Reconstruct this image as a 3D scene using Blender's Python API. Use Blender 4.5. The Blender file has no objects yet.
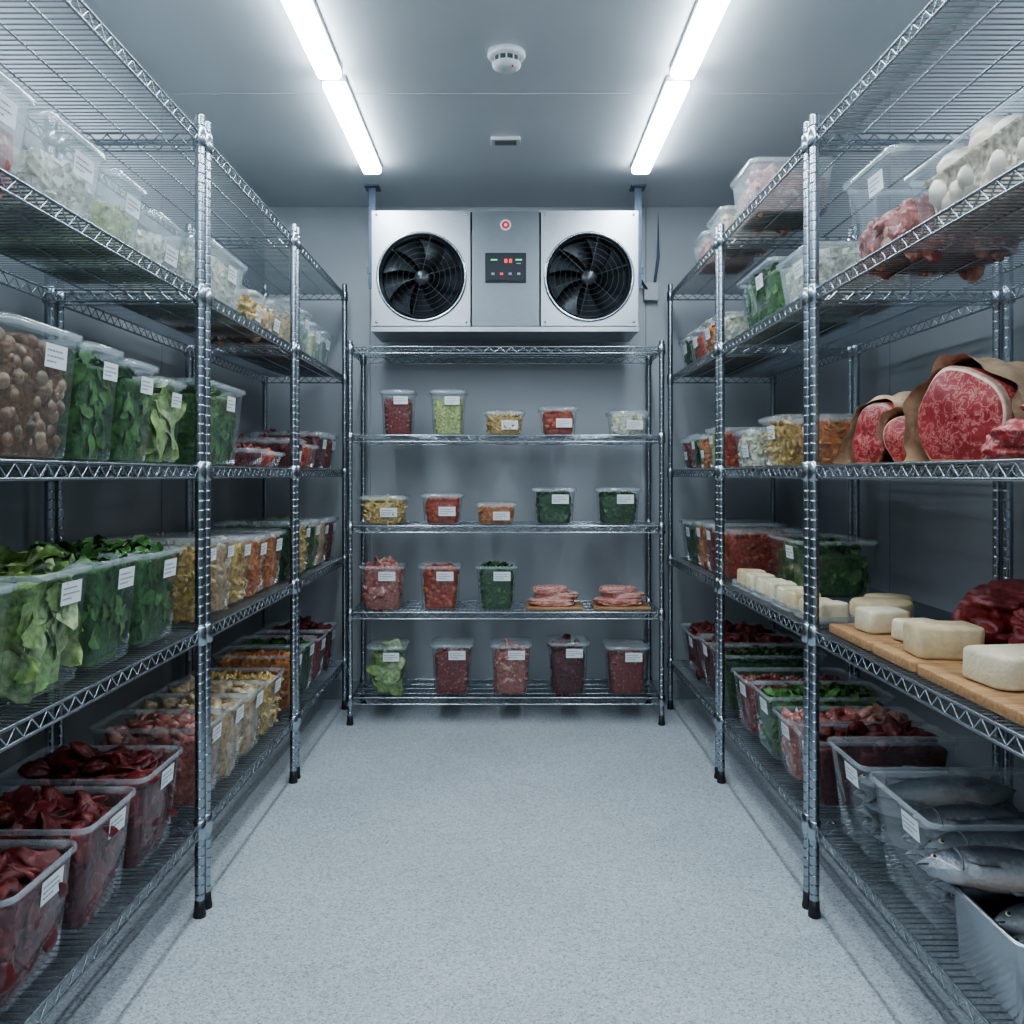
import bpy, bmesh, math, random
import numpy as np
from mathutils import Vector, Matrix
rng = np.random.default_rng(7); random.seed(7)
S = bpy.context.scene
PI = math.pi

# ------------------------------------------------------------------ mesh builder
class MB:
    def __init__(s): s.v=[]; s.n=0; s.f=[]; s.mats=[]
    def mi(s,m):
        if m not in s.mats: s.mats.append(m)
        return s.mats.index(m)
    def add(s,v,faces,mat,smooth=True):
        v=np.asarray(v,dtype=float).reshape(-1,3); f=np.asarray(faces,dtype=np.int64)
        s.v.append(v); s.f.append((f+s.n,s.mi(mat),smooth)); s.n+=len(v)
    def add2(s,v,flist,smooth=True):
        v=np.asarray(v,dtype=float).reshape(-1,3)
        s.v.append(v)
        for f,m in flist:
            s.f.append((np.asarray(f,dtype=np.int64)+s.n,s.mi(m),smooth))
        s.n+=len(v)
    def build(s,name,loc=(0,0,0),rot=(0,0,0),parent=None,swap=False):
        V=np.concatenate(s.v)
        if swap: V=V[:,[1,0,2]]
        me=bpy.data.meshes.new(name)
        lt=[];lv=[];mi=[];sm=[]
        for f,m,k in s.f:
            if len(f)==0: continue
            lt.append(np.full(len(f),f.shape[1])); lv.append((f[:,::-1] if swap else f).ravel())
            mi.append(np.full(len(f),m)); sm.append(np.full(len(f),k))
        lt=np.concatenate(lt);lv=np.concatenate(lv);mi=np.concatenate(mi);sm=np.concatenate(sm)
        me.vertices.add(len(V)); me.vertices.foreach_set('co',V.astype(np.float32).ravel())
        me.loops.add(len(lv)); me.loops.foreach_set('vertex_index',lv.astype(np.int32))
        me.polygons.add(len(lt)); me.polygons.foreach_set('loop_start',np.concatenate([[0],np.cumsum(lt)[:-1]]).astype(np.int32))
        me.polygons.foreach_set('material_index',mi.astype(np.int32))
        me.polygons.foreach_set('use_smooth',sm.astype(bool))
        for m in s.mats: me.materials.append(m)
        me.update(calc_edges=True); me.validate()
        o=bpy.data.objects.new(name,me); S.collection.objects.link(o)
        o.location=loc; o.rotation_euler=rot
        if parent: o.parent=parent
        return o
    def box(s,c,d,mat,smooth=False):
        c=np.array(c);d=np.array(d)/2
        v=np.array([[x,y,z] for z in(-1,1) for y in(-1,1) for x in(-1,1)])*d+c
        s.add(v,[[0,2,3,1],[4,5,7,6],[0,1,5,4],[2,6,7,3],[0,4,6,2],[1,3,7,5]],mat,smooth)
    def cyl(s,p0,p1,r,mat,seg=6,cap=False,r1=None):
        p0=np.array(p0,float);p1=np.array(p1,float);d=p1-p0;d/=np.linalg.norm(d)
        a=np.array([0,0,1.]) if abs(d[2])<.9 else np.array([1.,0,0])
        u=np.cross(d,a);u/=np.linalg.norm(u);w=np.cross(d,u)
        t=np.arange(seg)*2*PI/seg; ring=np.cos(t)[:,None]*u+np.sin(t)[:,None]*w
        r1=r if r1 is None else r1
        v=np.concatenate([p0+ring*r,p1+ring*r1]); i=np.arange(seg);j=(i+1)%seg
        fl=[(np.stack([i,j,j+seg,i+seg],1),mat)]
        if cap: fl+=[([list(i[::-1])],mat),([list(i+seg)],mat)]
        s.add2(v,fl)
    def path(s,pts,r,mat,seg=6,closed=False):
        P=np.array(pts,float);n=len(P)
        if closed: T=np.roll(P,-1,0)-np.roll(P,1,0)
        else: T=np.gradient(P,axis=0)
        T/=np.linalg.norm(T,axis=1)[:,None]+1e-9
        ref=np.array([0,0,1.]) if abs(T[:,2]).mean()<.8 else np.array([1.,0,0])
        if closed and P[:,1].std()<1e-3: ref=np.array([0,1.,0])
        u=np.cross(T,ref);u/=np.linalg.norm(u,axis=1)[:,None]+1e-9;w=np.cross(T,u)
        t=np.arange(seg)*2*PI/seg
        v=P[:,None,:]+r*(np.cos(t)[None,:,None]*u[:,None,:]+np.sin(t)[None,:,None]*w[:,None,:])
        s.grid(v,mat,wrapu=True,wrapv=closed)
    def grid(s,v,mat,wrapu=False,wrapv=False,smooth=True):
        n,k,_=v.shape; I=np.arange(n*k).reshape(n,k)
        a=I if wrapv else I[:-1]; b=np.roll(I,-1,0) if wrapv else I[1:]
        if wrapu: a2=np.roll(a,-1,1);b2=np.roll(b,-1,1)
        else: a2=a[:,1:];b2=b[:,1:];a=a[:,:-1];b=b[:,:-1]
        f=np.stack([a.ravel(),a2.ravel(),b2.ravel(),b.ravel()],1)
        s.add(v.reshape(-1,3),f,mat,smooth)
    def loft(s,rings,mat,cap0=False,cap1=False,smooth=True,capmat=None):
        v=np.stack(rings); s.grid(v,mat,wrapu=True,smooth=smooth)
        k=v.shape[1]; cm=capmat or mat
        if cap0: s.add(v[0],[list(range(k))[::-1]],cm,False)
        if cap1: s.add(v[-1],[list(range(k))],cm,False)
    def lathe(s,prof,mat,c=(0,0,0),seg=16):
        t=np.arange(seg)*2*PI/seg; c=np.array(c,float); R=[]
        for r,z in prof:
            R.append(np.stack([r*np.cos(t),r*np.sin(t),np.full(seg,z)],1)+c)
        s.loft(R,mat)

def rrect(w,d,r,z,n=4,c=(0,0)):
    r=min(r,w*.49,d*.49);P=[]
    for cx,cy,a in((w/2-r,d/2-r,0),(-w/2+r,d/2-r,PI/2),(-w/2+r,-d/2+r,PI),(w/2-r,-d/2+r,1.5*PI)):
        for k in range(n+1):
            t=a+k*PI/2/n;P.append((c[0]+cx+r*math.cos(t),c[1]+cy+r*math.sin(t),z))
    return np.array(P)
def rbox(mb,w,d,h,r,b,mat,c=(0,0,0),wob=0,seed=0,n=4):
    R=[]
    for ins,z in((b,0),(b*.3,b*.3),(0,b),(0,h-b),(b*.3,h-b*.3),(b,h)):
        R.append(rrect(w-2*ins,d-2*ins,max(r-ins,.001),z,n))
    R.append(rrect(w*.5,d*.5,r*.5,h+wob*.5,n))
    R=[q+np.array(c)+wob*vn3(q,60,seed) for q in R]
    mb.loft(R,mat,True,True)
def vn(p,f,seed=0):
    r=np.random.default_rng(seed+11);o=np.zeros(len(p))
    for k in range(5):
        a=r.normal(size=3);a/=np.linalg.norm(a);ff=f*(1+.6*k)
        o+=np.sin(p@a*ff+r.uniform(0,6.3))/(1+.5*k)
    return o/2.4
def vn3(p,f,seed=0): return np.stack([vn(p,f,seed+i*7) for i in range(3)],1)

# ------------------------------------------------------------------ materials
def newmat(name):
    m=bpy.data.materials.new(name);m.use_nodes=True;nt=m.node_tree
    return m,nt,nt.nodes,nt.links,nt.nodes['Principled BSDF']
def ramp(N,cols,pos=None):
    r=N.new('ShaderNodeValToRGB');e=r.color_ramp.elements
    n=len(cols)
    pos=pos or [i/(n-1) for i in range(n)]
    while len(e)<n:e.new(.5)
    for i in range(n):
        e[i].position=pos[i];e[i].color=(*cols[i],1)
    return r
def pm(name,col,rough=.5,metal=0,noise=0,nscale=20,bump=0,bscale=50,coat=0,stretch=None,col2=None):
    m,nt,N,L,B=newmat(name)
    B.inputs['Base Color'].default_value=(*col,1);B.inputs['Roughness'].default_value=rough
    B.inputs['Metallic'].default_value=metal;B.inputs['Coat Weight'].default_value=coat
    tc=N.new('ShaderNodeTexCoord');mp=N.new('ShaderNodeMapping');L.new(tc.outputs['Object'],mp.inputs[0])
    if stretch:mp.inputs['Scale'].default_value=stretch
    if noise or col2:
        t=N.new('ShaderNodeTexNoise');t.inputs['Scale'].default_value=nscale;t.inputs['Detail'].default_value=4
        L.new(mp.outputs[0],t.inputs['Vector'])
        c2=col2 or tuple(c*(1-noise) for c in col);c1=col if col2 else tuple(min(1,c*(1+noise)) for c in col)
        r=ramp(N,[c1,c2],[.35,.65]);L.new(t.outputs[0],r.inputs[0]);L.new(r.outputs[0],B.inputs['Base Color'])
    if bump:
        t=N.new('ShaderNodeTexNoise');t.inputs['Scale'].default_value=bscale;t.inputs['Detail'].default_value=3
        L.new(mp.outputs[0],t.inputs['Vector'])
        b=N.new('ShaderNodeBump');b.inputs['Strength'].default_value=bump;b.inputs['Distance'].default_value=.01
        L.new(t.outputs[0],b.inputs['Height']);L.new(b.outputs[0],B.inputs['Normal'])
    return m
def piece(name,cols,rough=.4,coat=0,ns=60,streak=None):
    m,nt,N,L,B=newmat(name);B.inputs['Roughness'].default_value=rough;B.inputs['Coat Weight'].default_value=coat
    g=N.new('ShaderNodeNewGeometry');r=ramp(N,cols);L.new(g.outputs['Random Per Island'],r.inputs[0])
    tc=N.new('ShaderNodeTexCoord');t=N.new('ShaderNodeTexNoise');t.inputs['Scale'].default_value=ns;t.inputs['Detail'].default_value=3
    L.new(tc.outputs['Object'],t.inputs['Vector'])
    mx=N.new('ShaderNodeMix');mx.data_type='RGBA'
    if streak:
        r2=ramp(N,[(0,0,0),(1,1,1)],[.54,.66]);L.new(t.outputs[0],r2.inputs[0]);L.new(r2.outputs[0],mx.inputs[0])
        mx.inputs[7].default_value=(*streak,1)
        L.new(r.outputs[0],mx.inputs[6])
    else:
        mx.blend_type='MULTIPLY';mx.inputs[0].default_value=1
        r2=ramp(N,[(.55,.55,.55),(1.15,1.15,1.15)],[.35,.65]);L.new(t.outputs[0],r2.inputs[0])
        L.new(r.outputs[0],mx.inputs[6]);L.new(r2.outputs[0],mx.inputs[7])
    L.new(mx.outputs[2],B.inputs['Base Color'])
    b=N.new('ShaderNodeBump');b.inputs['Strength'].default_value=.3;b.inputs['Distance'].default_value=.004
    L.new(t.outputs[0],b.inputs['Height']);L.new(b.outputs[0],B.inputs['Normal'])
    return m
def plastic(name,haze,tint=(.97,.985,.99),hz=(.8,.87,.91),rough=.07):
    m,nt,N,L,B=newmat(name);N.remove(B);out=N['Material Output']
    tr=N.new('ShaderNodeBsdfTransparent');tr.inputs[0].default_value=(*tint,1)
    gl=N.new('ShaderNodeBsdfGlossy');gl.inputs['Roughness'].default_value=rough
    df=N.new('ShaderNodeBsdfDiffuse');df.inputs[0].default_value=(*hz,1)
    m1=N.new('ShaderNodeMixShader');m1.inputs[0].default_value=haze
    L.new(tr.outputs[0],m1.inputs[1]);L.new(df.outputs[0],m1.inputs[2])
    # thin sheet: same fresnel on both faces of the wall
    g=N.new('ShaderNodeNewGeometry');mr=N.new('ShaderNodeMapRange')
    mr.inputs[3].default_value=1.45;mr.inputs[4].default_value=1/1.45;L.new(g.outputs['Backfacing'],mr.inputs[0])
    fr=N.new('ShaderNodeFresnel');L.new(mr.outputs[0],fr.inputs[0])
    m2=N.new('ShaderNodeMixShader');L.new(fr.outputs[0],m2.inputs[0]);L.new(m1.outputs[0],m2.inputs[1]);L.new(gl.outputs[0],m2.inputs[2])
    L.new(m2.outputs[0],out.inputs[0]);return m

CHROME=pm('chrome_wire',(.43,.47,.51),.25,1)
CHROMED=pm('chrome_post',(.40,.44,.48),.25,1)
GUARD=pm('fan_guard_wire',(.10,.11,.12),.4,.6)
BLACK=pm('black_rubber',(.02,.02,.022),.5)
STEEL=pm('brushed_steel',(.43,.455,.48),.33,1,noise=.08,nscale=30,stretch=(1,1,40),bump=.02,bscale=60)
STEELC=pm('brushed_steel_panel',(.24,.26,.28),.35,1,noise=.08,nscale=30,stretch=(1,1,40),bump=.02,bscale=60)
STEEL2=pm('steel_pan',(.36,.38,.41),.25,1,noise=.05)
PL=plastic('clear_plastic',.04)
PF=plastic('frosted_plastic',.26,rough=.2)
RIM=plastic('plastic_rim',.22,rough=.15)
LID=plastic('plastic_lid',.16,rough=.12)
LABEL=pm('label_paper',(.85,.87,.88),.6)
INK=pm('label_ink',(.25,.28,.32),.6)
WOOD=pm('cutting_board_wood',(.50,.29,.14),.5,col2=(.32,.17,.08),nscale=14,stretch=(1,9,9),bump=.05)
PAPER=pm('butcher_paper',(.50,.35,.23),.75,noise=.15,nscale=25,bump=.6,bscale=40)
FAT=pm('beef_fat',(.70,.48,.38),.4,noise=.15,nscale=60,bump=.2,bscale=90,coat=.2)
CHEESE=pm('cheese_rind',(.78,.69,.50),.55,noise=.06,nscale=50,bump=.25,bscale=120)
CHEESE2=pm('soft_cheese',(.72,.58,.36),.5,noise=.08,nscale=50,bump=.15,bscale=100)
def marbled(name,a,b,c,sc,stretch=(1,1,1),w=.02,coat=.2):
    m,nt,N,L,B=newmat(name);B.inputs['Roughness'].default_value=.45;B.inputs['Coat Weight'].default_value=coat;B.inputs['Coat Roughness'].default_value=.3
    tc=N.new('ShaderNodeTexCoord');mp=N.new('ShaderNodeMapping');mp.inputs['Scale'].default_value=stretch;L.new(tc.outputs['Object'],mp.inputs[0])
    t=N.new('ShaderNodeTexNoise');t.inputs['Scale'].default_value=sc;t.inputs['Detail'].default_value=6;t.inputs['Roughness'].default_value=.65;t.inputs['Distortion'].default_value=.6
    L.new(mp.outputs[0],t.inputs['Vector'])
    r=ramp(N,[a,b,c,b,a],[.3,.52-w*1.5,.52,.52+w*1.5,.72])
    L.new(t.outputs[0],r.inputs[0]);L.new(r.outputs[0],B.inputs['Base Color'])
    b_=N.new('ShaderNodeBump');b_.inputs['Strength'].default_value=.35;b_.inputs['Distance'].default_value=.005
    L.new(t.outputs[0],b_.inputs['Height']);L.new(b_.outputs[0],B.inputs['Normal']);return m
BEEF=marbled('marbled_beef',(.24,.016,.02),(.33,.035,.04),(.60,.27,.23),45,w=.020)
BEEFD=marbled('dark_beef',(.10,.004,.008),(.19,.010,.015),(.30,.05,.05),28,(1,1,2.2),.018,.25)
PORKM=marbled('raw_pork',(.40,.10,.09),(.52,.18,.16),(.80,.60,.52),26,(1,1,3.5),.032)

G1=piece('spinach_leaf',[(.035,.10,.025),(.075,.19,.045),(.13,.28,.08),(.045,.12,.03)])
G2=piece('lettuce_leaf',[(.22,.37,.10),(.36,.49,.18),(.50,.60,.33),(.15,.29,.07)])
G3=piece('herb_leaf',[(.022,.065,.022),(.045,.12,.04),(.07,.16,.045)])
RM=piece('diced_beef',[(.085,.004,.007),(.15,.009,.012),(.05,.003,.005),(.115,.007,.010)],.55,.10,55,(.24,.055,.05))
PK=piece('pork_pieces',[(.42,.15,.12),(.29,.08,.075),(.52,.28,.22)],.42,.15,50,(.66,.47,.40))
MU=piece('mushroom',[(.17,.09,.05),(.28,.16,.10),(.42,.29,.19),(.09,.05,.03)])
TM=piece('tomato',[(.42,.06,.03),(.50,.14,.05),(.30,.03,.02)],.3,.2)
YE=piece('pasta_yellow',[(.62,.43,.15),(.70,.53,.26),(.52,.34,.11)])
TN=piece('tan_cuts',[(.52,.38,.22),(.62,.51,.35),(.40,.27,.15)])
WH=piece('white_dice',[(.74,.72,.62),(.66,.64,.45),(.78,.78,.74)])
OR=piece('carrot_dice',[(.56,.22,.07),(.48,.15,.05),(.62,.34,.14)])
BN=piece('kidney_beans',[(.17,.02,.02),(.26,.06,.05),(.40,.24,.20),(.11,.015,.015)])
PE=piece('edamame_mix',[(.42,.48,.19),(.64,.62,.38),(.28,.39,.13)])
MZ=piece('mozzarella_ball',[(.80,.74,.62),(.76,.60,.46),(.82,.77,.67)],.4,.2,8)
core={}
def coremat(k,c):
    if k not in core: core[k]=pm('packed_'+k,c,.6,noise=.4,nscale=70,bump=.6,bscale=80)
    return core[k]

# ------------------------------------------------------------------ piece templates
def ico(sub):
    b=bmesh.new();bmesh.ops.create_icosphere(b,subdivisions=sub,radius=.5)
    v=np.array([x.co[:] for x in b.verts]);f=np.array([[q.index for q in p.verts] for p in b.faces]);b.free();return v,f
def chunks(sub,sq,amp=.12,n=5,fr=5):
    v,f=ico(sub);T=[]
    for k in range(n):
        w=v*(1+amp*vn(v,fr,k*13+sub)[:,None])*np.array(sq);T.append(w)
    return T,f
def slabs(sub,sq,amp,n,fr):
    # cut-meat pieces: boxy superellipsoids with ragged faces
    v,f=ico(sub);T=[]
    for k in range(n):
        u=v/ (np.linalg.norm(v,axis=1)[:,None]);u=np.sign(u)*np.abs(u)**.55;u/=np.abs(u).max()
        w=u*.5*(1+amp*vn(v,fr,k*13+sub)[:,None])*np.array(sq)
        w[:,0]+=.18*np.sin(w[:,1]*3+k);w[:,2]+=.12*np.sin(w[:,0]*4+k*2)
        T.append(w)
    return T,f
def leaves(n=4,L=1.0,W=.55,nu=6,nv=4,ruf=.08):
    T=[]
    for k in range(n):
        u=np.linspace(0,1,nu+1);v=np.linspace(-1,1,nv+1)
        P=[]
        for a in u:
            wd=W/2*(math.sin(PI*min(1,a*.93+.07))**.7)
            for b in v:
                P.append((a*L-L/2,b*wd,.18*abs(b)*wd*2+.22*math.sin(a*2.6+k)+ruf*math.sin(b*4+a*9+k*2)*abs(b)))
        T.append(np.array(P))
    I=np.arange((nu+1)*(nv+1)).reshape(nu+1,nv+1)
    f=np.stack([I[:-1,:-1].ravel(),I[1:,:-1].ravel(),I[1:,1:].ravel(),I[:-1,1:].ravel()],1)
    return T,f
cv=np.array([[x,y,z] for z in(-.5,.5) for y in(-.5,.5) for x in(-.5,.5)]);cf=np.array([[0,2,3,1],[4,5,7,6],[0,1,5,4],[2,6,7,3],[0,4,6,2],[1,3,7,5]])
TPL={'leaf':leaves(),'leafbig':leaves(4,1.3,.85,8,6,.16),'chunk':chunks(2,(1.15,.95,.8),.2),'chunklo':chunks(1,(1.15,.95,.8),.15),
 'meat':slabs(3,(1.6,1.0,.42),.45,7,6),'meatlo':slabs(2,(1.5,1.0,.45),.4,6,6),
 'round':chunks(2,(1,1,.92),.05),'dice':([cv*np.array([1,.9,.8]),cv*np.array([.8,1,.7])],cf),'strip':chunks(2,(2.2,.7,.5),.3),'bean':chunks(1,(1.2,.7,.6),.05)}
def randR(n,nrm=None,tilt=.35):
    if nrm is None:
        q=rng.normal(size=(n,4));q/=np.linalg.norm(q,axis=1)[:,None];w,x,y,z=q.T
        return np.stack([1-2*(y*y+z*z),2*(x*y-z*w),2*(x*z+y*w),2*(x*y+z*w),1-2*(x*x+z*z),2*(y*z-x*w),2*(x*z-y*w),2*(y*z+x*w),1-2*(x*x+y*y)],1).reshape(n,3,3)
    N=np.tile(np.array(nrm,float),(n,1))+tilt*rng.normal(size=(n,3));N/=np.linalg.norm(N,axis=1)[:,None]
    A=rng.normal(size=(n,3));U=np.cross(A,N);U/=np.linalg.norm(U,axis=1)[:,None];W=np.cross(N,U)
    return np.stack([U,W,N],2)
def place(mb,tpl,P,R,sz,mat):
    T,f=TPL[tpl];n=len(P)
    if n==0:return
    var=rng.integers(0,len(T),n)
    for k in range(len(T)):
        i=np.where(var==k)[0]
        if len(i)==0:continue
        V=np.einsum('nij,vj->nvi',R[i],T[k])*sz[i][:,None,None]+P[i][:,None,:]
        nv=len(T[k]);F=(f[None]+(np.arange(len(i))*nv)[:,None,None]).reshape(-1,f.shape[1])
        mb.add(V.reshape(-1,3),F,mat,tpl!='dice')

K={
 'spinach':('spinach_container','leaf',.055,G1,(.04,.11,.03),.02),
 'lettuce':('lettuce_container','leafbig',.08,G2,(.24,.36,.12),.01),
 'herbs':('herb_container','leaf',.035,G3,(.02,.07,.02),.02),
 'beef':('diced_beef_container','meat',.068,RM,(.07,.004,.007),.012),
 'pork':('pork_container','meat',.052,PK,(.32,.11,.09),.01),
 'mushroom':('mushroom_container','round',.036,MU,(.12,.06,.03),0),
 'tomato':('tomato_container','round',.036,TM,(.30,.04,.02),0),
 'pasta':('pasta_container','strip',.026,YE,(.46,.31,.10),0),
 'poultry':('chicken_container','meat',.052,TN,(.38,.26,.15),.01),
 'cheese':('cheese_cube_container','dice',.026,WH,(.6,.58,.45),0),
 'mozz':('mozzarella_container','round',.085,MZ,(.7,.62,.48),.03),
 'carrot':('carrot_container','dice',.022,OR,(.42,.15,.04),0),
 'beans':('bean_container','bean',.020,BN,(.18,.02,.02),0),
 'edamame':('edamame_container','bean',.020,PE,(.35,.4,.15),0)}
SHZ=[.246,.76,1.197,1.665,2.08]

def container(kind,w,dp,h,loc,rot,lid=False,fill=.85,frost=False,label=True,tb=.88,lod=0,contents=True,name=None):
    nm,tpl,sz,pmat,cc,heap=K[kind];mb=MB();w0,d0=w-.016,dp-.016;r=.022
    if tpl=='meat': sz=min(sz,h*.45)
    P=PF if frost else PL
    def wd(z,ins=0): t=tb+(1-tb)*z/h; return w0*t-2*ins,d0*t-2*ins
    rings=[]
    for z,ins in((0,.006),(.003,.001),(.008,0),(h*.35,0),(h*.7,0),(h-.016,0)):
        a,b=wd(z,ins);rings.append(rrect(a,b,r,z))
    mb.loft(rings,P,cap0=True)
    mb.loft([rrect(w0-.002,d0-.002,r,h-.016),rrect(w0,d0,r,h-.004),rrect(w-.003,dp-.003,r+.006,h),rrect(w,dp,r+.007,h-.004),rrect(w,dp,r+.007,h-.012)],RIM)
    if lid:
        mb.loft([rrect(w+.003,dp+.003,r+.008,h-.006),rrect(w+.003,dp+.003,r+.008,h+.003),rrect(w-.02,dp-.02,r,h+.004),rrect(w-.03,dp-.03,r,h+.009),rrect(w-.05,dp-.05,r,h+.009)],LID,cap1=True)
    if contents:
        H=h*fill;ins=.006;meat=tpl=='meat'
        rings=[]
        for z in(.005,H*.5,H*.93):
            a,b=wd(z,ins+sz*(.08 if meat else .22));rings.append(rrect(a,b,r,z))
        a,b=wd(H,ins+.012);rings.append(rrect(a,b,r,H-.003));rings.append(rrect(a*.5,b*.5,r,H+heap*.5))
        mb.loft(rings,coremat(kind,cc),True,True)
        cov=1.5 if tpl.startswith('leaf') else (1.7 if meat else 1.3)
        t2=tpl if lod==0 else {'chunk':'chunklo','round':'chunklo','leafbig':'leaf','meat':'meatlo'}.get(tpl,tpl)
        s2=sz if lod==0 or meat else sz*1.1
        leaf=tpl.startswith('leaf')
        off=.004 if leaf else s2*(.25 if meat else .42)
        for nx,ny,Lw in((0,-1,w0),(0,1,w0),(1,0,d0),(-1,0,d0)):
            n=int(Lw*H/(s2*s2)*cov);
            if leaf:n=int(n*1.5)
            u=rng.uniform(-.5,.5,n);z=rng.uniform(s2*.5,max(H-s2*.4,s2*.55),n);t=tb+(1-tb)*z/h
            hw=w0*t/2-ins-off;hd=d0*t/2-ins-off
            ed=s2*(.5 if meat else .15)
            if nx==0:P3=np.stack([u*2*(hw-ed),ny*(hd-rng.uniform(0,s2*.2,n)),z],1)
            else:P3=np.stack([nx*(hw-rng.uniform(0,s2*.2,n)),u*2*(hd-ed),z],1)
            if leaf: P3[:,:2]*=.965
            if leaf: R=randR(n,(nx,ny,0),.12);R[:,:,2]*=.35
            elif meat: R=randR(n,(nx,ny,0),.12)
            else: R=randR(n)
            place(mb,t2,P3,R,s2*rng.uniform(.75,1.1,n),pmat)
        n=int(w0*d0/(s2*s2)*cov*1.1);n=int(n*(1.5 if leaf else 1))
        a,b=wd(H,ins+s2*(.35 if leaf else .65 if meat else .55))
        x=rng.uniform(-.5,.5,n)*a;y=rng.uniform(-.5,.5,n)*b
        bul=(1-(2*x/a)**2)*(1-(2*y/b)**2)
        z=H-s2*.15+rng.uniform(0,s2*.4,n)+heap*bul
        if lid: z=np.minimum(z,h-(.012 if leaf else s2*.4))
        place(mb,t2,np.stack([x,y,z],1),randR(n,(0,0,1),.45) if (leaf or meat) else randR(n),s2*rng.uniform(.75,1.1,n),pmat)
    if label:
        lw=min(w*.40,.08);lh=min(lw*.55,h*.42);cx=w0*.14
        zc=h-.026-lh/2 if h>.14 else (h-.016)*.5
        def fp(x,z,o):return (x,-(d0*(tb+(1-tb)*z/h)/2)-o,z)
        mb.add([fp(cx-lw/2,zc-lh/2,.0012),fp(cx+lw/2,zc-lh/2,.0012),fp(cx+lw/2,zc+lh/2,.0012),fp(cx-lw/2,zc+lh/2,.0012)],[[0,1,2,3]],LABEL,False)
        for j,(fa,zz) in enumerate(((.62,.18),(.75,-.06),(.45,-.28))):
            x=cx-lw*.42;
            while x<cx-lw*.42+lw*fa:
                dx=lw*random.uniform(.04,.12);z0=zc+zz*lh
                mb.add([fp(x,z0,.0018),fp(x+dx,z0,.0018),fp(x+dx,z0+lh*.07,.0018),fp(x,z0+lh*.07,.0018)],[[0,1,2,3]],INK,False)
                x+=dx+lw*.03
    return mb.build(name or nm,loc,(0,0,rot))

def side(sd,shelf,y0,y1,h,kind,dp=.33,x=.832,**k):
    w=y1-y0-.006;z=SHZ[shelf]+.0015
    cx=x+dp/2
    k.setdefault('lod',0 if y0<2.4 else 1)
    return container(kind,w,dp,h,((-cx if sd=='L' else cx),(y0+y1)/2,z),PI/2 if sd=='L' else -PI/2,**k)

# ------------------------------------------------------------------ wire racks
def rack(name,u0,u1,v0,v1,zs,H,swap):
    mb=MB();pr=.0127
    for u in(u0,u1):
        for v in(v0,v1):
            prof=[(pr*.6,.02),(pr*.6,.035),(pr*.95,.036),(pr,.038)];z=.06
            while z<H-.02:
                prof+=[(pr,z-.0012),(pr,z),(pr*.90,z+.0008),(pr*.90,z+.0030),(pr,z+.0038),(pr,z+.005)];z+=.0254
            prof+=[(pr,H-.005),(pr,H-.004),(pr*.8,H),(0.0005,H+.001)]
            mb.lathe(prof,CHROMED,(u,v,0),12)
            mb.lathe([(.0005,0),(.016,0),(.017,.006),(.014,.022),(.013,.045),(.0005,.046)],BLACK,(u,v,0),12)
            for z in zs:
                mb.lathe([(pr+.0008,z-.042),(pr+.0055,z-.038),(pr+.004,z+.006),(pr+.0008,z+.009)],CHROME,(u,v,0),12)
    tr=.030
    for z in zs:
        zt=z-.004
        for a,b in(((u0,v0),(u1,v0)),((u0,v1),(u1,v1)),((u0,v0),(u0,v1)),((u1,v0),(u1,v1))):
            a=np.array(a);b=np.array(b);L=np.linalg.norm(b-a);d=(b-a)/L
            A=a+d*pr;B=b-d*pr
            mb.cyl((*A,zt),(*B,zt),.0034,CHROME,6);mb.cyl((*A,zt-tr),(*B,zt-tr),.0034,CHROME,6)
            n=int(round(L/.027));n+=n%2
            pts=[]
            for i in range(n+1):
                p=A+(B-A)*i/n;pts.append((p[0],p[1],zt-.003 if i%2==0 else zt-tr+.003))
            P=np.array(pts)
            for i in range(n):mb.cyl(P[i],P[i+1],.0019,CHROME,4)
        n=int(round((u1-u0-.03)/.0215))
        for i in range(1,n):
            u=u0+(u1-u0)*i/n
            mb.cyl((u,v0,z-.0018),(u,v1,z-.0018),.0018,CHROME,5)
        for f in(.25,.5,.75):
            v=v0+(v1-v0)*f;mb.cyl((u0,v,z-.0064),(u1,v,z-.0064),.0028,CHROME,5)
    return mb.build(name,swap=swap)
UN=[(1.22,2.385),(2.435,3.425),(3.475,4.50)]
for a,b in UN:
    rack('wire_shelving_unit',a,b,-1.215,-.817,SHZ,2.125,True)
    rack('wire_shelving_unit',a,b,.812,1.325,SHZ,2.125,True)
BZ=[.13,.53,.935,1.36,1.775]
rack('wire_shelving_unit',-.74,.72,4.215,4.60,BZ,1.80,False)

# ------------------------------------------------------------------ room
XL,XR,YB,YF,HC=-1.27,1.40,4.70,-1.1,2.568
def wallmat(name,c1,c2):
    m,nt,N,L,B=newmat(name);B.inputs['Roughness'].default_value=.42;B.inputs['Metallic'].default_value=.2
    tc=N.new('ShaderNodeTexCoord');t=N.new('ShaderNodeTexNoise');t.inputs['Scale'].default_value=1.3;t.inputs['Detail'].default_value=2
    L.new(tc.outputs['Object'],t.inputs['Vector']);r=ramp(N,[c1,c2],[.35,.65]);L.new(t.outputs[0],r.inputs[0]);L.new(r.outputs[0],B.inputs['Base Color'])
    return m
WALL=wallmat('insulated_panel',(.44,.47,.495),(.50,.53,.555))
WALLS=wallmat('insulated_side_panel_shaded',(.27,.29,.31),(.32,.34,.36))  # dark steel tone, with the shade behind the bins put into the colour
CEIL=pm('ceiling_panel',(.60,.64,.67),.36,.15,noise=.03,nscale=2)
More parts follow.
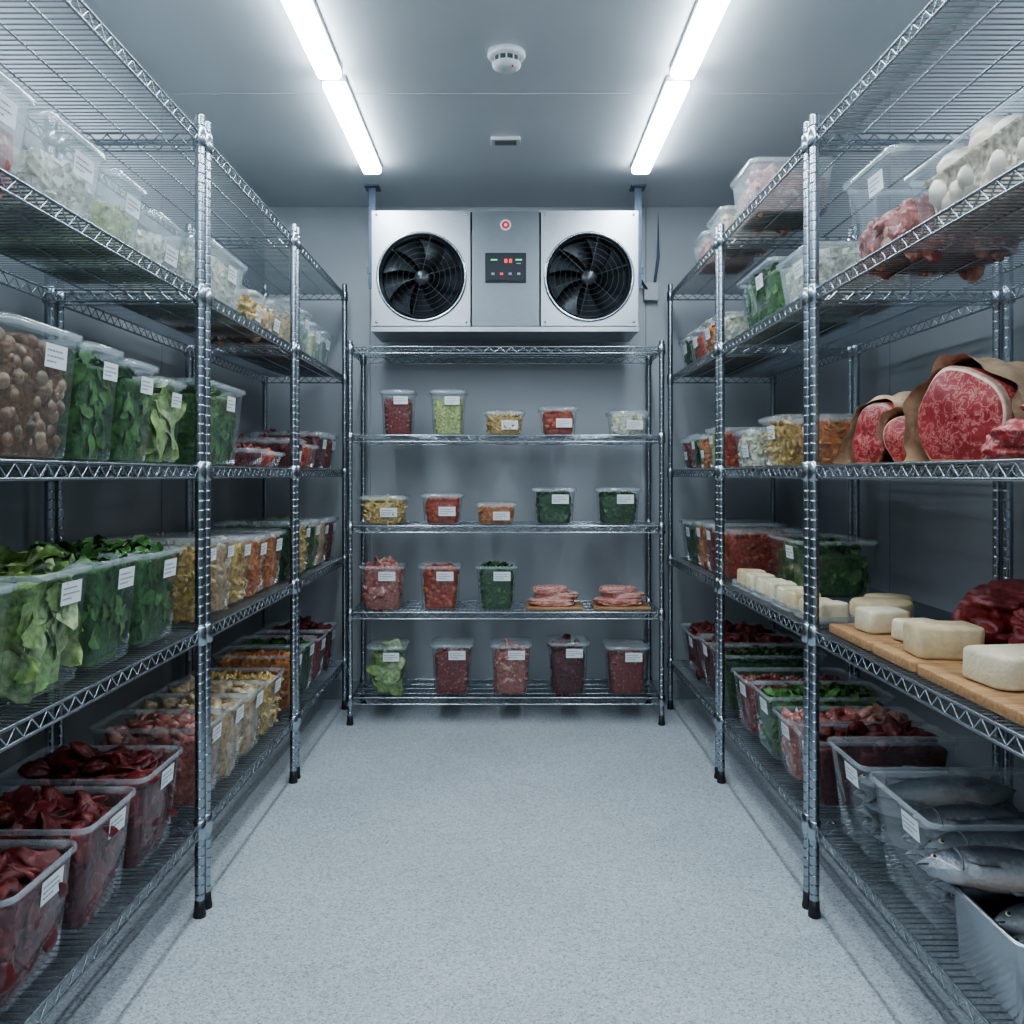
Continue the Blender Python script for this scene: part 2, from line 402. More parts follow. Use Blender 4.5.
def floormat():
    m,nt,N,L,B=newmat('speckled_vinyl_floor');B.inputs['Roughness'].default_value=.40
    tc=N.new('ShaderNodeTexCoord')
    v=N.new('ShaderNodeTexVoronoi');v.inputs['Scale'].default_value=220;L.new(tc.outputs['Object'],v.inputs['Vector'])
    sx=N.new('ShaderNodeSeparateColor');L.new(v.outputs['Color'],sx.inputs[0])
    r=ramp(N,[(.25,.28,.31),(.43,.465,.49),(.50,.54,.57),(.66,.70,.73)],[.0,.16,.5,1.0]);L.new(sx.outputs[0],r.inputs[0])
    t=N.new('ShaderNodeTexNoise');t.inputs['Scale'].default_value=2.2;t.inputs['Detail'].default_value=4;L.new(tc.outputs['Object'],t.inputs['Vector'])
    r2=ramp(N,[(.93,.93,.93),(1.03,1.03,1.03)],[.35,.65]);L.new(t.outputs[0],r2.inputs[0])
    mx=N.new('ShaderNodeMix');mx.data_type='RGBA';mx.blend_type='MULTIPLY';mx.inputs[0].default_value=1
    L.new(r.outputs[0],mx.inputs[6]);L.new(r2.outputs[0],mx.inputs[7]);L.new(mx.outputs[2],B.inputs['Base Color'])
    b=N.new('ShaderNodeBump');b.inputs['Strength'].default_value=.08;b.inputs['Distance'].default_value=.002
    L.new(sx.outputs[1],b.inputs['Height']);L.new(b.outputs[0],B.inputs['Normal']);return m
FLOOR=floormat();SEAM=pm('panel_seam',(.20,.22,.25),.5);SEAMC=pm('ceiling_seam',(.50,.53,.56),.5)
def slab(name,c,d,mat):
    mb=MB();mb.box(c,d,mat);return mb.build(name)
cx,cy=(XL+XR)/2,(YB+YF)/2;T=.1
slab('floor',(cx,cy,-T/2),(XR-XL+2*T,YB-YF+2*T,T),FLOOR)
slab('ceiling',(cx,cy,HC+T/2),(XR-XL+2*T,YB-YF+2*T,T),CEIL)
slab('wall_back',(cx,YB+T/2,HC/2),(XR-XL+2*T,T,HC),WALL)
slab('wall_front',(cx,YF-T/2,HC/2),(XR-XL+2*T,T,HC),WALL)
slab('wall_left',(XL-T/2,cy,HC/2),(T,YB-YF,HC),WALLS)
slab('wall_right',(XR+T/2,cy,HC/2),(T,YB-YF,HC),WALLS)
BASE=pm('coved_base',(.30,.33,.36),.4)
slab('baseboard_left',(XL+.006,cy,.05),(.012,YB-YF,.10),BASE)
slab('baseboard_right',(XR-.006,cy,.05),(.012,YB-YF,.10),BASE)
slab('baseboard_back',(cx,YB-.006,.05),(XR-XL-.024,.012,.10),BASE)
mb=MB()
for y in(1.0,2.15,3.3): mb.box((cx,y,HC-.0008),(XR-XL,.003,.0016),SEAMC)
mb.build('trim_ceiling')
mb=MB()
for x in(-.72,.72): mb.box((x,YB-.0008,HC/2+.05),(.004,.0016,HC-.1),SEAM)
mb.build('trim_back')
for nm,x in(('trim_left',XL+.0008),('trim_right',XR-.0008)):
    mb=MB()
    for y in(.9,2.1,3.3): mb.box((x,y,HC/2+.05),(.0016,.004,HC-.1),SEAM)
    mb.build(nm)
mb=MB();mb.box((0,YF+.032,1.055),(.98,.06,2.1),STEEL);mb.box((.38,YF+.085,1.05),(.03,.05,.35),CHROMED);mb.box((-.46,YF+.07,1.7),(.06,.02,.12),CHROMED);mb.box((-.46,YF+.07,.4),(.06,.02,.12),CHROMED)
mb.build('door_1')

# ------------------------------------------------------------------ ceiling lights
em,nt,N,L,B=newmat('led_diffuser');B.inputs['Base Color'].default_value=(.9,.95,1,1)
B.inputs['Emission Color'].default_value=(.81,.92,1,1);B.inputs['Emission Strength'].default_value=36
HOUS=pm('fixture_housing',(.75,.78,.8),.4)
for x in(-.612,.598):
    for a,b in((-.55,.65),(.70,1.88),(1.93,3.10),(3.155,4.07)):
        mb=MB();L_=b-a
        rbox(mb,.088,L_,.016,.006,.003,HOUS,(0,0,-.016),n=1)
        rr=[rrect(.080,L_-.016,.006,-.0165,1),rrect(.080,L_-.016,.006,-.034,1),rrect(.066,L_-.03,.006,-.042,1)]
        mb.loft(rr[::-1],em,cap0=True,smooth=False)
        mb.build('led_strip_light',(x,(a+b)/2,HC-.0005))
WP=pm('white_abs',(.62,.65,.67),.4);DK=pm('dark_grille',(.05,.055,.06),.5)
mb=MB();mb.lathe([(.0005,0),(.062,0),(.063,-.012),(.058,-.020),(.046,-.022)],WP,seg=32)
mb.lathe([(.046,-.022),(.044,-.030),(.046,-.038)],DK,seg=32)
mb.lathe([(.048,-.038),(.046,-.048),(.030,-.058),(.0005,-.060)],WP,seg=32)
for k in range(12):
    t=k*PI/6;mb.box((.046*math.cos(t),.046*math.sin(t),-.030),(.005,.005,.017),WP)
RED=pm('red_mark',(.7,.03,.02),.4);mb.box((.02,-.03,-.0565),(.006,.006,.004),RED)
mb.build('smoke_detector',(-.005,2.98,HC))
mb=MB();rbox(mb,.125,.075,.014,.008,.003,WP,(0,0,-.014))
for k in range(4): mb.box((0,-.022+k*.0145,-.0145),(.09,.006,.002),DK)
mb.build('ceiling_vent',(-.01,3.75,HC))

# ------------------------------------------------------------------ evaporator cooler
mb=MB();fy=4.20;x0,x1,z0,z1=-.636,.608,1.838,2.405
BLADE=pm('fan_blade',(.06,.068,.076),.34,.6);DARK=pm('fan_recess',(.015,.018,.022),.6);BRK=pm('bracket_blue_steel',(.12,.15,.20),.4,.5)
ym=4.53
mb.box(((x0+x1)/2,ym-.005,(z0+z1)/2),(x1-x0,.01,z1-z0),STEEL)
mb.box(((x0+x1)/2,(fy+ym)/2,z1-.004),(x1-x0,ym-fy-.01,.008),STEEL)
mb.box(((x0+x1)/2,(fy+ym)/2,z0+.004),(x1-x0,ym-fy-.01,.008),STEEL)
for x in(x0+.004,x1-.004): mb.box((x,(fy+ym)/2,(z0+z1)/2),(.008,ym-fy-.01,z1-z0-.016),STEEL)
FR=.200
for (a,b) in((x0,-.172),(.150,x1)):
    cxx=(a+b)/2;czz=2.095;n=48
    t=np.arange(n)*2*PI/n+PI/4
    c=np.stack([np.cos(t),np.sin(t)],1);sq=c/np.abs(c).max(1)[:,None]
    hw=(b-a)/2-.004
    def rg(P,y):return np.stack([P[:,0],np.full(n,y),P[:,1]],1)
    outer=np.stack([cxx+sq[:,0]*hw, np.where(sq[:,1]>0,czz+sq[:,1]*(z1-.004-czz),czz+sq[:,1]*(czz-z0-.028))],1)
    ctr=np.array([cxx,czz])
    mb.loft([rg(outer,fy+.008),rg(outer,fy),],STEEL,smooth=False)
    mb.loft([rg(outer,fy),rg(ctr+c*(FR+.012),fy)],STEEL,smooth=False)
    mb.loft([rg(ctr+c*(FR+.012),fy),rg(ctr+c*(FR+.010),fy-.010),rg(ctr+c*(FR+.002),fy-.012),rg(ctr+c*(FR-.002),fy-.002)],CHROMED)
    mb.loft([rg(ctr+c*(FR-.002),fy-.002),rg(ctr+c*(FR-.012),fy+.05),rg(ctr+c*(FR-.012),fy+.13)],BLADE)
    mb.loft([rg(ctr+c*(FR-.012),fy+.13),rg(ctr+c*.002,fy+.13)],DARK)
    hub=[(.0005,-.0),(.028,0),(.038,.010),(.040,.05)]
    mb.loft([rg(ctr+c*r,fy+.012+y) for r,y in hub],BLADE)
    for k in range(9):
        t0=k*2*PI/9+.2;G=[]
        for r in np.linspace(.037,FR-.016,7):
            f=(r-.037)/(FR-.053);wdt=.29+.05*f
            row=[]
            for q in np.linspace(-1,1,6):
                an=t0+.40*f+q*wdt
                row.append((cxx+r*math.cos(an),fy+.050-.026*q,czz+r*math.sin(an)))
            G.append(row)
        mb.grid(np.array(G),BLADE)
    for r in np.linspace(.06,FR-.012,6):
        tt=np.arange(48)*2*PI/48
        mb.path(np.stack([cxx+r*np.cos(tt),np.full(48,fy-.004),czz+r*np.sin(tt)],1),.0008,GUARD,4,True)
    for k in range(6):
        t0=k*PI/3+.3;mb.cyl((cxx+.03*math.cos(t0),fy-.003,czz+.03*math.sin(t0)),(cxx+(FR+.004)*math.cos(t0),fy-.003,czz+(FR+.004)*math.sin(t0)),.0012,GUARD,5)
    for sx in(-1,1):
        for sz_ in(z1-.02,z0+.045): mb.cyl((cxx+sx*(hw-.018),fy-.003,sz_),(cxx+sx*(hw-.018),fy+.001,sz_),.006,CHROMED,8,True)
mb.box((-.011,fy+.004,(z0+z1)/2+.012),(.314,.008,z1-z0-.03),STEELC)
mb.box(((x0+x1)/2,fy-.002,z0+.011),(x1-x0+.004,.02,.022),STEEL)
LED1,_,_,_,B=newmat('red_led');B.inputs['Base Color'].default_value=(.3,.02,.02,1);B.inputs['Emission Color'].default_value=(1,.08,.05,1);B.inputs['Emission Strength'].default_value=1.2
LED2,_,_,_,B=newmat('green_led');B.inputs['Base Color'].default_value=(.02,.3,.1,1);B.inputs['Emission Color'].default_value=(.1,1,.4,1);B.inputs['Emission Strength'].default_value=1
SCR=pm('control_screen',(.012,.015,.02),.3)
BTN=pm('button_grey',(.3,.33,.36),.4)
cz=1.17+(475-268)*4.2/900
mb.box((-.011,fy-.006,cz),(.190,.012,.135),SCR)
mb.box((-.011,fy-.013,cz),(.176,.002,.120),pm('control_face',(.02,.024,.032),.35))
for i in range(2): mb.box((-.010+i*.022,fy-.0145,cz+.03),(.014,.002,.018),LED1)
for i in range(4): mb.box((-.07+i*.04,fy-.0145,cz-.03),(.014,.002,.010),BTN if i!=1 else LED1)
mb.box((-.065,fy-.0145,cz+.035),(.03,.002,.006),LED2);mb.box((.050,fy-.0145,cz+.035),(.03,.002,.006),LED2);mb.box((.050,fy-.0145,cz+.018),(.02,.002,.004),BTN)
tt=np.arange(20)*2*PI/20;czs=1.17+(475-225)*4.2/900
for rr_,y_,m_ in((.026,.0015,WP),(.018,.0025,RED),(.007,.0035,WP)):
    mb.add(np.stack([-.011+rr_*np.cos(tt),np.full(20,fy-y_),czs+rr_*np.sin(tt)],1),[list(range(20))],m_,False)
for x in(x0-.022,x1+.022):
    mb.box((x,4.36,2.32),(.034,.012,.494),BRK);mb.box((x+(.012 if x<0 else -.012),4.375,2.32),(.006,.03,.494),BRK)
    mb.box((x,4.37,HC-.004),(.07,.09,.008),BRK)
    mb.box((x*.99,4.36,2.16),(.06,.02,.03),BRK)
mb.build('evaporator_fan_unit')
mb=MB()
P=[(.64,4.56,2.2),(.68,4.62,2.17),(.72,4.66,2.13),(.76,4.67,2.16),(.78,4.675,2.3),(.78,4.675,2.54)]
mb.path(P,.008,BRK,8);mb.box((.74,4.675,2.12),(.07,.045,.09),WP);mb.build('wiring_conduit')

# ------------------------------------------------------------------ left shelves
L3=[(1.33,1.61,.165,'pork'),(1.63,1.89,.165,'cheese'),(1.91,2.10,.155,'edamame'),(2.13,2.36,.13,'cheese')]
for a,b,h,k in L3: side('L',3,a,b,h,k,lid=True,frost=True,fill=.6)
for a,b,h,k in[(2.52,2.90,.165,'cheese'),(2.95,3.14,.11,'pasta'),(3.17,3.39,.12,'poultry'),(3.5,3.66,.19,'pasta'),(3.68,3.85,.18,'spinach'),(3.87,4.08,.16,'edamame'),(4.1,4.3,.16,'herbs')]:
    side('L',3,a,b,h,k,lid=True,frost=(h>.15),fill=.75)
for a,b,h,k in[(1.25,1.485,.25,'tomato'),(1.50,1.785,.24,'mushroom'),(1.80,1.975,.235,'spinach'),(1.99,2.17,.225,'spinach'),(2.185,2.355,.205,'lettuce'),(2.50,2.88,.235,'spinach')]:
    side('L',2,a,b,h,k,lid=True,fill=.86)
for a,b,h,k in[(2.93,3.15,.06,'beef'),(3.17,3.39,.055,'tomato'),(3.5,3.75,.11,'beef'),(3.77,4.0,.10,'tomato'),(4.02,4.22,.16,'beef'),(4.24,4.44,.16,'beans')]:
    side('L',2,a,b,h,k,lid=h>.1,label=h>.1)
for a,b,h,k in[(1.25,1.555,.225,'spinach'),(1.585,1.83,.23,'lettuce'),(1.845,2.075,.23,'spinach'),(2.09,2.34,.225,'spinach')]:
    side('L',1,a,b,h,k,lid=False,fill=.93,dp=.345)
for a,b,h,k in[(2.465,2.63,.225,'pasta'),(2.64,2.80,.22,'poultry'),(2.81,2.98,.21,'pasta'),(2.99,3.18,.2,'carrot'),(3.19,3.40,.2,'carrot'),(3.5,3.68,.22,'herbs'),(3.69,3.87,.21,'pasta'),(3.88,4.07,.21,'spinach'),(4.08,4.26,.2,'poultry'),(4.27,4.45,.2,'beans')]:
    side('L',1,a,b,h,k,lid=True)
for a,b,h,k in[(1.25,1.485,.205,'beef'),(1.50,1.765,.21,'beef'),(1.78,2.04,.22,'beef'),(2.06,2.33,.225,'beef')]:
    side('L',0,a,b,h,k,lid=False,fill=.84,dp=.36)
for a,b,h,k in[(2.47,2.69,.225,'pork'),(2.70,2.91,.22,'poultry'),(2.92,3.14,.21,'poultry'),(3.15,3.39,.2,'pasta'),(3.5,3.72,.22,'carrot'),(3.73,3.96,.22,'herbs'),(3.97,4.2,.2,'beans'),(4.21,4.44,.2,'beef')]:
    side('L',0,a,b,h,k,lid=False,fill=.85)

# ------------------------------------------------------------------ right shelves
for a,b,h,k,d in[(3.08,3.40,.175,'pork',.30),(3.52,3.8,.14,'poultry',.25),(3.84,4.12,.13,'tomato',.25)]:
    side('R',4,a,b,h,k,lid=True,frost=True,dp=d,fill=.7,label=False)
side('R',3,1.95,2.26,.22,'pork',lid=True,frost=False,dp=.34,fill=.4)
side('R',3,1.42,1.92,.13,'mozz',lid=False,frost=False,dp=.34,fill=.85,label=False)
side('R',3,2.5,2.82,.15,'cheese',lid=True,frost=True)
for a,b,h,k in[(2.86,3.30,.20,'spinach'),(3.52,3.7,.14,'cheese'),(3.73,3.95,.15,'carrot'),(3.98,4.2,.15,'tomato'),(4.22,4.42,.15,'herbs')]:
    side('R',3,a,b,h,k,lid=k!='spinach')
for a,b,h,k,x in[(2.66,2.88,.145,'carrot',.90),(2.90,3.12,.16,'pasta',.86),(3.15,3.40,.13,'cheese',.84),(3.5,3.66,.15,'tomato',.832),(3.68,3.84,.16,'edamame',.832),(3.86,4.02,.14,'carrot',.832),(4.04,4.2,.15,'spinach',.832),(4.22,4.4,.14,'beans',.832)]:
    side('R',2,a,b,h,k,lid=True,x=x,dp=.26)
side('R',1,2.97,3.38,.19,'spinach',lid=False,x=.965,dp=.27,fill=.72)
for a,b,h,k in[(3.5,3.7,.19,'tomato'),(3.72,3.9,.2,'beans'),(3.92,4.1,.2,'carrot'),(4.12,4.4,.19,'herbs')]:
    side('R',1,a,b,h,k,lid=True)
for a,b,h,k in[(2.47,2.66,.19,'beef'),(2.67,2.86,.19,'pork'),(2.88,3.13,.21,'spinach'),(3.15,3.39,.2,'beans'),(3.5,3.75,.22,'herbs'),(3.77,4.0,.22,'beef'),(4.02,4.4,.2,'beef')]:
    side('R',0,a,b,h,k,lid=False,dp=.42)

# ------------------------------------------------------------------ fish
def fishmat():
    m,nt,N,L,B=newmat('fish_skin');B.inputs['Roughness'].default_value=.32;B.inputs['Metallic'].default_value=.15;B.inputs['Coat Weight'].default_value=.3
    tc=N.new('ShaderNodeTexCoord');sp=N.new('ShaderNodeSeparateXYZ');L.new(tc.outputs['Object'],sp.inputs[0])
    mr=N.new('ShaderNodeMapRange');mr.inputs[1].default_value=-.05;mr.inputs[2].default_value=.05;L.new(sp.outputs[2],mr.inputs[0])
    t=N.new('ShaderNodeTexNoise');t.inputs['Scale'].default_value=90;L.new(tc.outputs['Object'],t.inputs['Vector'])
    ad=N.new('ShaderNodeMath');ad.operation='MULTIPLY_ADD';L.new(t.outputs[0],ad.inputs[0]);ad.inputs[1].default_value=.25;L.new(mr.outputs[0],ad.inputs[2])
    r=ramp(N,[(.58,.47,.41),(.34,.35,.37),(.13,.145,.165),(.035,.042,.055)],[.12,.36,.60,.88]);L.new(ad.outputs[0],r.inputs[0]);L.new(r.outputs[0],B.inputs['Base Color'])
    v=N.new('ShaderNodeTexVoronoi');v.inputs['Scale'].default_value=160;L.new(tc.outputs['Object'],v.inputs['Vector'])
    b=N.new('ShaderNodeBump');b.inputs['Strength'].default_value=.25;b.inputs['Distance'].default_value=.003;L.new(v.outputs[0],b.inputs['Height']);L.new(b.outputs[0],B.inputs['Normal']);return m
FISH=fishmat();FIN=pm('fish_fin',(.12,.135,.15),.4,noise=.3,nscale=80);EYEW=pm('fish_eye',(.6,.58,.45),.15);EYEB=pm('fish_pupil',(.01,.01,.01),.1)
def fish(L_):
    mb=MB();n=24;t=np.arange(n)*2*PI/n
    pr=[(0,.006,.004),(.02,.022,.016),(.06,.05,.036),(.12,.080,.056),(.2,.105,.068),(.32,.128,.074),(.45,.130,.072),(.6,.108,.058),(.74,.072,.038),(.85,.042,.020),(.91,.034,.012),(.93,.036,.008)]
    R=[]
    for x,hh,ww in pr:
        R.append(np.stack([np.full(n,(x-.5)*L_),np.cos(t)*ww*L_,np.sin(t)*hh*L_],1))
    mb.loft(R,FISH,True,True)
    def fin(P,th=.0015):
        P=np.array(P)*L_;P[:,0]-=.5*L_;k=len(P)
        a=P+[0,th,0];b=P-[0,th,0];i=np.arange(k);j=(i+1)%k
        mb.add2(np.concatenate([a,b]),[([list(i)],FIN),([list(i[::-1]+k)],FIN),(np.stack([i,j,j+k,i+k],1),FIN)],False)
    fin([(.90,0,.03),(.95,0,.075),(1.0,0,.10),(.98,0,.05),(.965,0,0),(.98,0,-.05),(1.0,0,-.10),(.95,0,-.075),(.90,0,-.03)])
    fin([(.34,0,.11),(.40,0,.165),(.47,0,.16),(.55,0,.13),(.60,0,.095),(.5,0,.10)])
    fin([(.62,0,-.09),(.67,0,-.14),(.74,0,-.11),(.77,0,-.06)])
    fin([(.38,0,-.11),(.42,0,-.15),(.48,0,-.145),(.47,0,-.11)])
    for s_ in(1,-1):
        P=np.array([(.22,.070,-.02),(.26,.079,.0),(.36,.084,-.02),(.37,.082,-.05),(.28,.078,-.045)])*L_;P[:,0]-=.5*L_;P[:,1]*=s_
        mb.add(P,[[0,1,2,3,4]],FIN,False)
        c=np.array([(.085-.5)*L_,s_*.042*L_,.016*L_])
        v,f=ico(2);mb.add(v*np.array([.034,.014,.034])*L_+c,f,EYEW);mb.add(v*np.array([.020,.014,.020])*L_+c+[0,s_*.0022*L_/.4,0],f,EYEB)
        g=np.array([(.185+.02*math.cos(a)-.5,s_*(.0685-.016*abs(math.sin(a))),.072*math.sin(a)) for a in np.linspace(-1.2,1.2,9)])*L_
        mb.path(g,.0022,FIN,5)
        g=np.array([(.005-.5,s_*.006,-.004),(.03-.5,s_*.022,-.012),(.05-.5,s_*.032,-.02)])*L_
        mb.path(g,.0015,EYEB,4)
    return mb.build('fish_body')
def wparent(ch,p):
    ch.parent=p;ch.matrix_parent_inverse=Matrix.LocRotScale(p.location,p.rotation_euler,None).inverted()
zb=SHZ[0];FCACHE={}
def lay(L_,x,y,z,yaw,par,roll=-1.0,pitch=0):
    if L_ not in FCACHE: f=fish(L_);FCACHE[L_]=f.data
    else:
        f=bpy.data.objects.new('fish_body',FCACHE[L_]);S.collection.objects.link(f)
    f.location=(x,y,z)
    if abs(yaw)>2: roll=-roll
    f.rotation_euler=(Matrix.Rotation(yaw,4,'Z')@Matrix.Rotation(pitch,4,'Y')@Matrix.Rotation(roll,4,'X')).to_euler()
    wparent(f,par);return f
def fishbin(y0,y1,zs):
    o=side('R',0,y0,y1,.235,'beef',dp=.46,contents=False,label=True,name='fish_storage_container')
    yc=(y0+y1)/2;i=0;W=y1-y0
    for z,L_ in zs:
        rows=3 if W>.3 else 2;sp=(W-.06-L_*.21)/(rows)
        for k in range(rows):
            yy=yc+(k-(rows-1)/2)*sp
            lay(L_,1.062+.004*(i%3-1),yy,zb+z,(PI if i%4==2 else 0)+.03*math.sin(i*2.3),o,-1.05+.2*math.sin(i*1.7),0);i+=1
fishbin(1.765,2.10,((.040,.33),(.080,.36),(.118,.38),(.150,.39)));fishbin(2.115,2.375,((.040,.33),(.080,.36),(.118,.38),(.145,.39)))
mb=MB();w,dp,h=.30,.44,.155
R=[rrect(w*.84,dp*.88,.03,.0),rrect(w*.86,dp*.9,.035,.004),rrect(w-.03,dp-.03,.035,h-.01),rrect(w-.02,dp-.02,.035,h-.002),rrect(w-.006,dp-.006,.04,h),rrect(w,dp,.04,h-.004)]
mb.loft(R,STEEL2,cap0=True)
o3=mb.build('steel_fish_pan',(.832+dp/2,1.603,SHZ[0]+.0015),(0,0,-PI/2))
for x,y,z,yaw,rl in[(1.05,1.56,.040,.03,-1.2),(1.05,1.645,.040,3.1,-1.2),(1.05,1.60,.080,-.03,-1.1),(1.055,1.645,.110,.05,-1.1),(1.055,1.55,.110,-.05,-1.1)]:
    lay(.35,x,y,zb+z,yaw,o3,rl)
lay(.38,.965,1.69,zb+.180,-.12,o3,-1.1,.02)

# ------------------------------------------------------------------ beef, paper, boards, cheese
def roast(name,a,b,L_,loc,yaw,seed):
    mb=MB();n=72;t=np.arange(n)*2*PI/n;C=np.stack([np.cos(t),np.sin(t),t*0],1)
    def sec(x,s,sd,amp=.26):
        c=np.sign(np.cos(t))*np.abs(np.cos(t))**.85;s_=np.sign(np.sin(t))*np.abs(np.sin(t))**.95
        q=np.stack([np.full(n,x),c*a*s,s_*b*s],1)
        k=1+amp*vn(C+[0,0,x*3],1.6,sd)
        q[:,1]*=k;q[:,2]*=k
        q[:,2]=np.maximum(q[:,2],-b*.80)+b*.80
        return q
    R=[sec(x,s,seed) for x,s in((0.0,.94),(.010,.99),(.05,1.0),(L_*.5,1.0),(L_*.8,.9),(L_,.6))]
    mb.loft(R,BEEF,False,True)
    c0=R[0].mean(0);th=.035+.03*np.clip(vn(C,2.2,seed+40),-1,1)
    def ins(f,dx=0,nz=0):
        ff=np.atleast_1d(f)
        q=c0+(R[0]-c0)*(ff[:,None] if len(ff)>1 else f);q[:,0]=-dx+nz*vn(q,60,seed);return q
    fr=1-np.clip(th,.008,.08)
    mb.loft([R[1],R[0],ins((1+fr)/2,.002),ins(fr,.003)][::-1],FAT)
    mb.loft([ins(fr,.003),ins(.8,.008,.004),ins(.6,.012,.006),ins(.3,.015,.006),ins(.02,.015)][::-1],BEEF)
    G=[];m=28
    for i in range(m):
        f=i/(m-1);x=-.010+f*(L_+.06)
        s=1.07+.05*f if f<.6 else 1.10-(f-.6)*1.2
        q=sec(x,s,seed);c=q.mean(0)
        cr=np.abs(vn(q+[0,0,.3],28,seed+3))*.018
        q=q+vn3(q,45,seed+5)*.006
        q[:,1:]+=(q[:,1:]-c[1:])/(np.linalg.norm(q[:,1:]-c[1:],axis=1)[:,None]+1e-6)*cr[:,None]
        e=max(0,1-f*3.2)
        q[:,0]+=e*(.020*vn(C*2,2.5,seed+9)+.022*np.clip(q[:,2]/(2*b),0,1))
        fl=1+e*(.03+.12*np.clip(vn(C*3,2,seed+19),0,1))
        q[:,1:]=c[1:]+(q[:,1:]-c[1:])*fl[:,None]
        low=np.clip(1-q[:,2]/(b*.5),0,1);q[:,1]+=np.sign(q[:,1])*low*.025*(1-f)
        q[:,0]-=low*e*.015
        q[:,2]=np.maximum(q[:,2],.0)
        G.append(q)
    mb.loft(G,PAPER,False,True)
    return mb.build(name,loc,(0,0,yaw))
z2=SHZ[2]+.002
roast('paper_wrapped_beef_roast',.070,.084,.22,(.900,2.20,z2),.55,3)
roast('paper_wrapped_beef_roast',.062,.054,.14,(.900,2.03,z2),.85,8)
roast('paper_wrapped_beef_roast',.092,.104,.27,(.922,1.83,z2),.52,22)
def blob(sub):
    b=bmesh.new();bmesh.ops.create_icosphere(b,subdivisions=sub,radius=1);v=np.array([x.co[:] for x in b.verts]);f=np.array([[q.index for q in p.verts] for p in b.faces]);b.free();return v,f
def lumpgeo(mb,dx,dy,dz,c,yaw,seed,mat,ridge=0,amp=.16):
    v,f=blob(5)
    se=np.sign(v)*np.abs(v)**.75
    k=1+amp*vn(v,2.6,seed)+.06*vn(v,7,seed+2)-ridge*np.abs(vn(v*np.array([1,1,1.8]),5,seed+4))
    v=se*k[:,None]*np.array([dx,dy,dz]);v[:,2]=np.maximum(v[:,2],-dz*.7)+dz*.7
    cs,sn=math.cos(yaw),math.sin(yaw);v=np.stack([v[:,0]*cs-v[:,1]*sn,v[:,0]*sn+v[:,1]*cs,v[:,2]],1)+np.array(c)
    mb.add(v,f,mat)
def lump(name,dx,dy,dz,loc,yaw,seed,mat,ridge=.0):
    mb=MB();lumpgeo(mb,dx,dy,dz,(0,0,0),0,seed,mat,ridge);return mb.build(name,loc,(0,0,yaw))
lump('raw_beef_cut',.125,.075,.042,(.965,1.585,z2),.35,21,BEEF,.12)
lump('raw_beef_cut',.10,.062,.034,(1.02,1.61,z2+.06),.1,27,BEEF,.12)
lump('raw_beef_cut',.10,.06,.035,(.94,1.42,z2),.3,31,BEEF,.12)
def board(w,d,h,loc,yaw):
    mb=MB();rbox(mb,w,d,h,.012,.003,WOOD);return mb.build('wooden_cutting_board',loc,(0,0,yaw))
z1s=SHZ[1]+.001
board(.40,.27,.022,(1.035,2.215,z1s),0);board(.40,.21,.022,(1.035,1.965,z1s),0);board(.42,.42,.022,(1.045,1.635,z1s),0)
zt=z1s+.0235
def cheese(w,d,h,x,y,yaw,mat=CHEESE,z=zt,seed=1):
    mb=MB();rbox(mb,w,d,h,min(w,d)*.2,.007,mat,wob=.0025,seed=seed,n=5);return mb.build('cheese_block',(x,y,z),(0,0,yaw))
def wheel(r,h,x,y,z=zt,mat=CHEESE):
    mb=MB();mb.lathe([(.0005,0),(r*.93,0),(r,.008),(r*1.01,h/2),(r,h-.008),(r*.93,h),(.0005,h+.001)],mat,seg=32);return mb.build('cheese_wheel',(x,y,z))
cheese(.11,.09,.055,.925,2.225,.1,seed=2);cheese(.10,.075,.047,.955,2.10,.3,seed=3)
cheese(.14,.12,.066,.935,1.935,-.1,CHEESE2,seed=4);cheese(.17,.14,.060,.955,1.67,.12,seed=5)
wheel(.085,.050,1.07,2.58,z1s,CHEESE2);wheel(.07,.04,1.16,2.75,z1s,CHEESE2)
lump('raw_beef_joint',.13,.10,.080,(1.175,2.09,zt),.4,4,BEEFD,.22)
lump('raw_beef_joint',.10,.085,.068,(1.15,1.87,zt),.1,9,BEEFD,.22)
for i,(a,b) in enumerate([(2.46,2.66),(2.68,2.88),(2.90,3.12),(3.14,3.38)]):
    mb=MB();w=b-a
    mb.loft([rrect(.118,w-.02,.012,0),rrect(.12,w-.008,.014,.02),rrect(.124,w-.004,.014,.02)],PF,cap0=True)
    for k in range(2):
        hh=.045+.015*random.random()
        rbox(mb,.09,w/2-.025,hh,.016,.007,[CHEESE,CHEESE2,CHEESE][(i+k)%3],(0,-w/4+k*w/2,.0025),.002,i+k)
    mb.build('cheese_tray',(.897,(a+b)/2,z1s))

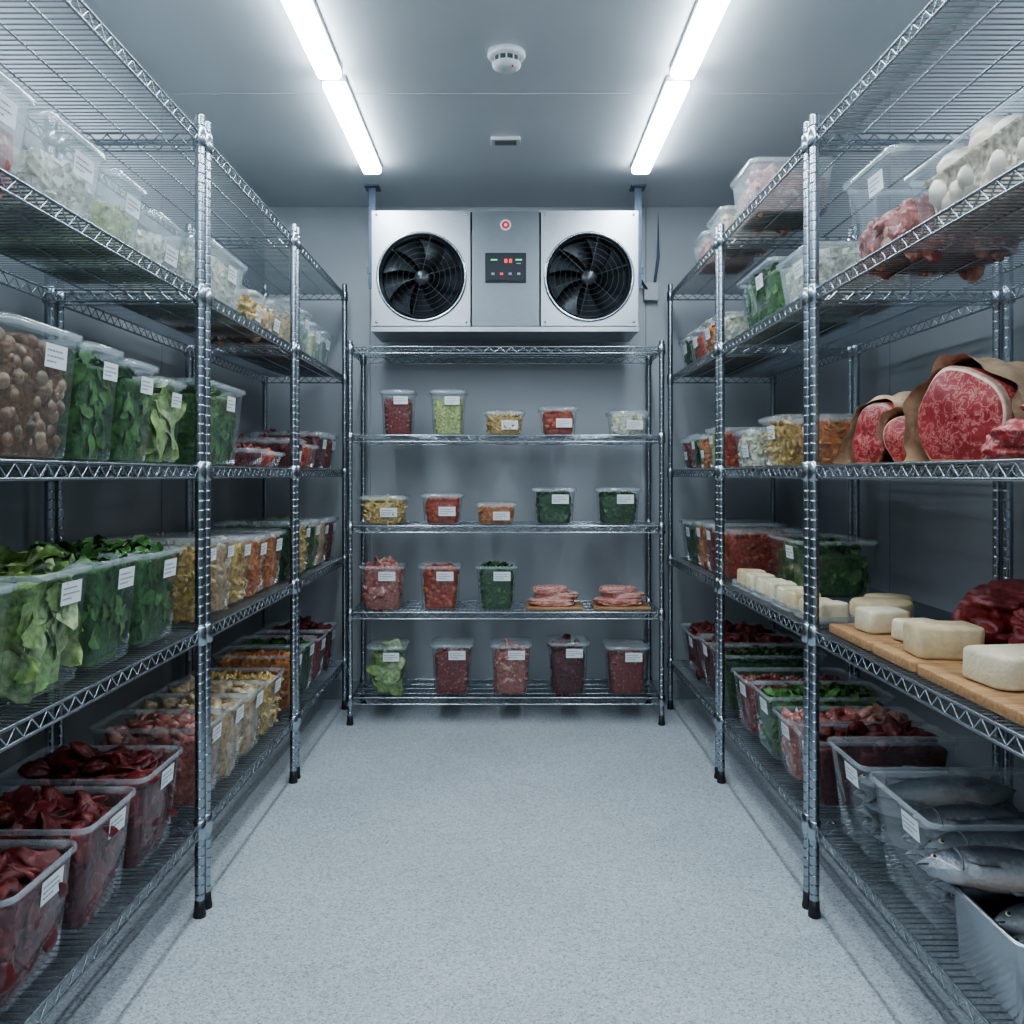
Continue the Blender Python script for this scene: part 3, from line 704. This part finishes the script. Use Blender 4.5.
# ------------------------------------------------------------------ back rack contents
def bk(a,b,top,sh,kind,**k):
    y0=4.235;f=4.25/900;zz=BZ[sh]
    w=(b-a)*f;zc=1.17+(475-top)*f;h=zc-zz-.002-(.009 if k.get('lid') else 0)
    dp=k.pop('dp',.20)
    container(kind,w,dp,max(h,.05),(((a+b)/2-508)*f,y0+dp/2,zz+.0015),0,lod=0,**k)
for a,b,t,k in[(379,414,389,'beans'),(429,466,389,'edamame'),(484,525,410,'pasta'),(539,579,406,'tomato'),(609,650,410,'cheese')]:
    bk(a,b,t,3,k,lid=True,fill=.8)
for a,b,t,k in[(359,406,495,'pasta'),(420,463,493,'tomato'),(475,517,502,'carrot'),(532,577,487,'herbs'),(597,642,487,'herbs')]:
    bk(a,b,t,2,k,lid=True,fill=.8)
for a,b,t,k in[(358,404,566,'pork'),(418,461,566,'tomato'),(475,518,566,'herbs')]:
    bk(a,b,t,1,k,lid=False,fill=.9)
for a,b,t,k in[(366,406,645,'lettuce'),(430,473,643,'beans'),(490,532,643,'pork'),(548,590,641,'beef'),(606,650,645,'beans')]:
    bk(a,b,t,0,k,lid=True,fill=.82)
for i,cxp in enumerate((555,623)):
    f=4.25/900;x=(cxp-508)*f
    mb=MB();rbox(mb,.27,.20,.014,.01,.003,WOOD);mb.build('wooden_cutting_board',(x,4.345,BZ[1]+.001))
    mb=MB()
    for j,(ox,oy,oz,dx,ya) in enumerate([(-.012,-.012,0,.112,.05),(.01,.004,.028,.105,-.12),(-.014,.0,.056,.088,.1)]):
        lumpgeo(mb,dx,.070-.006*j,.023,(ox,oy,oz),ya,40+i*11+j*3,PORKM,.06,.10)
        if j<2: lumpgeo(mb,dx*.98,.068-.006*j,.006,(ox,oy,oz+.024),ya,40+i*11+j*3,FAT,.04,.10)
    mb.build('raw_pork_slices',(x,4.345,BZ[1]+.0155))

# ------------------------------------------------------------------ camera, world, colour
cam=bpy.data.cameras.new('cam');co=bpy.data.objects.new('camera',cam);S.collection.objects.link(co)
co.location=(0,0,1.17);co.rotation_euler=(PI/2,0,0);cam.lens=900/1024*36;cam.sensor_width=36;cam.shift_x=4/1024;cam.shift_y=-37/1024
cam.clip_start=.05
S.camera=co
w=bpy.data.worlds.new('world');S.world=w;w.use_nodes=True;w.node_tree.nodes['Background'].inputs[0].default_value=(.5,.6,.7,1);w.node_tree.nodes['Background'].inputs[1].default_value=.2
try: S.view_settings.look='AgX - Medium High Contrast'
except Exception as e: print('look',e)
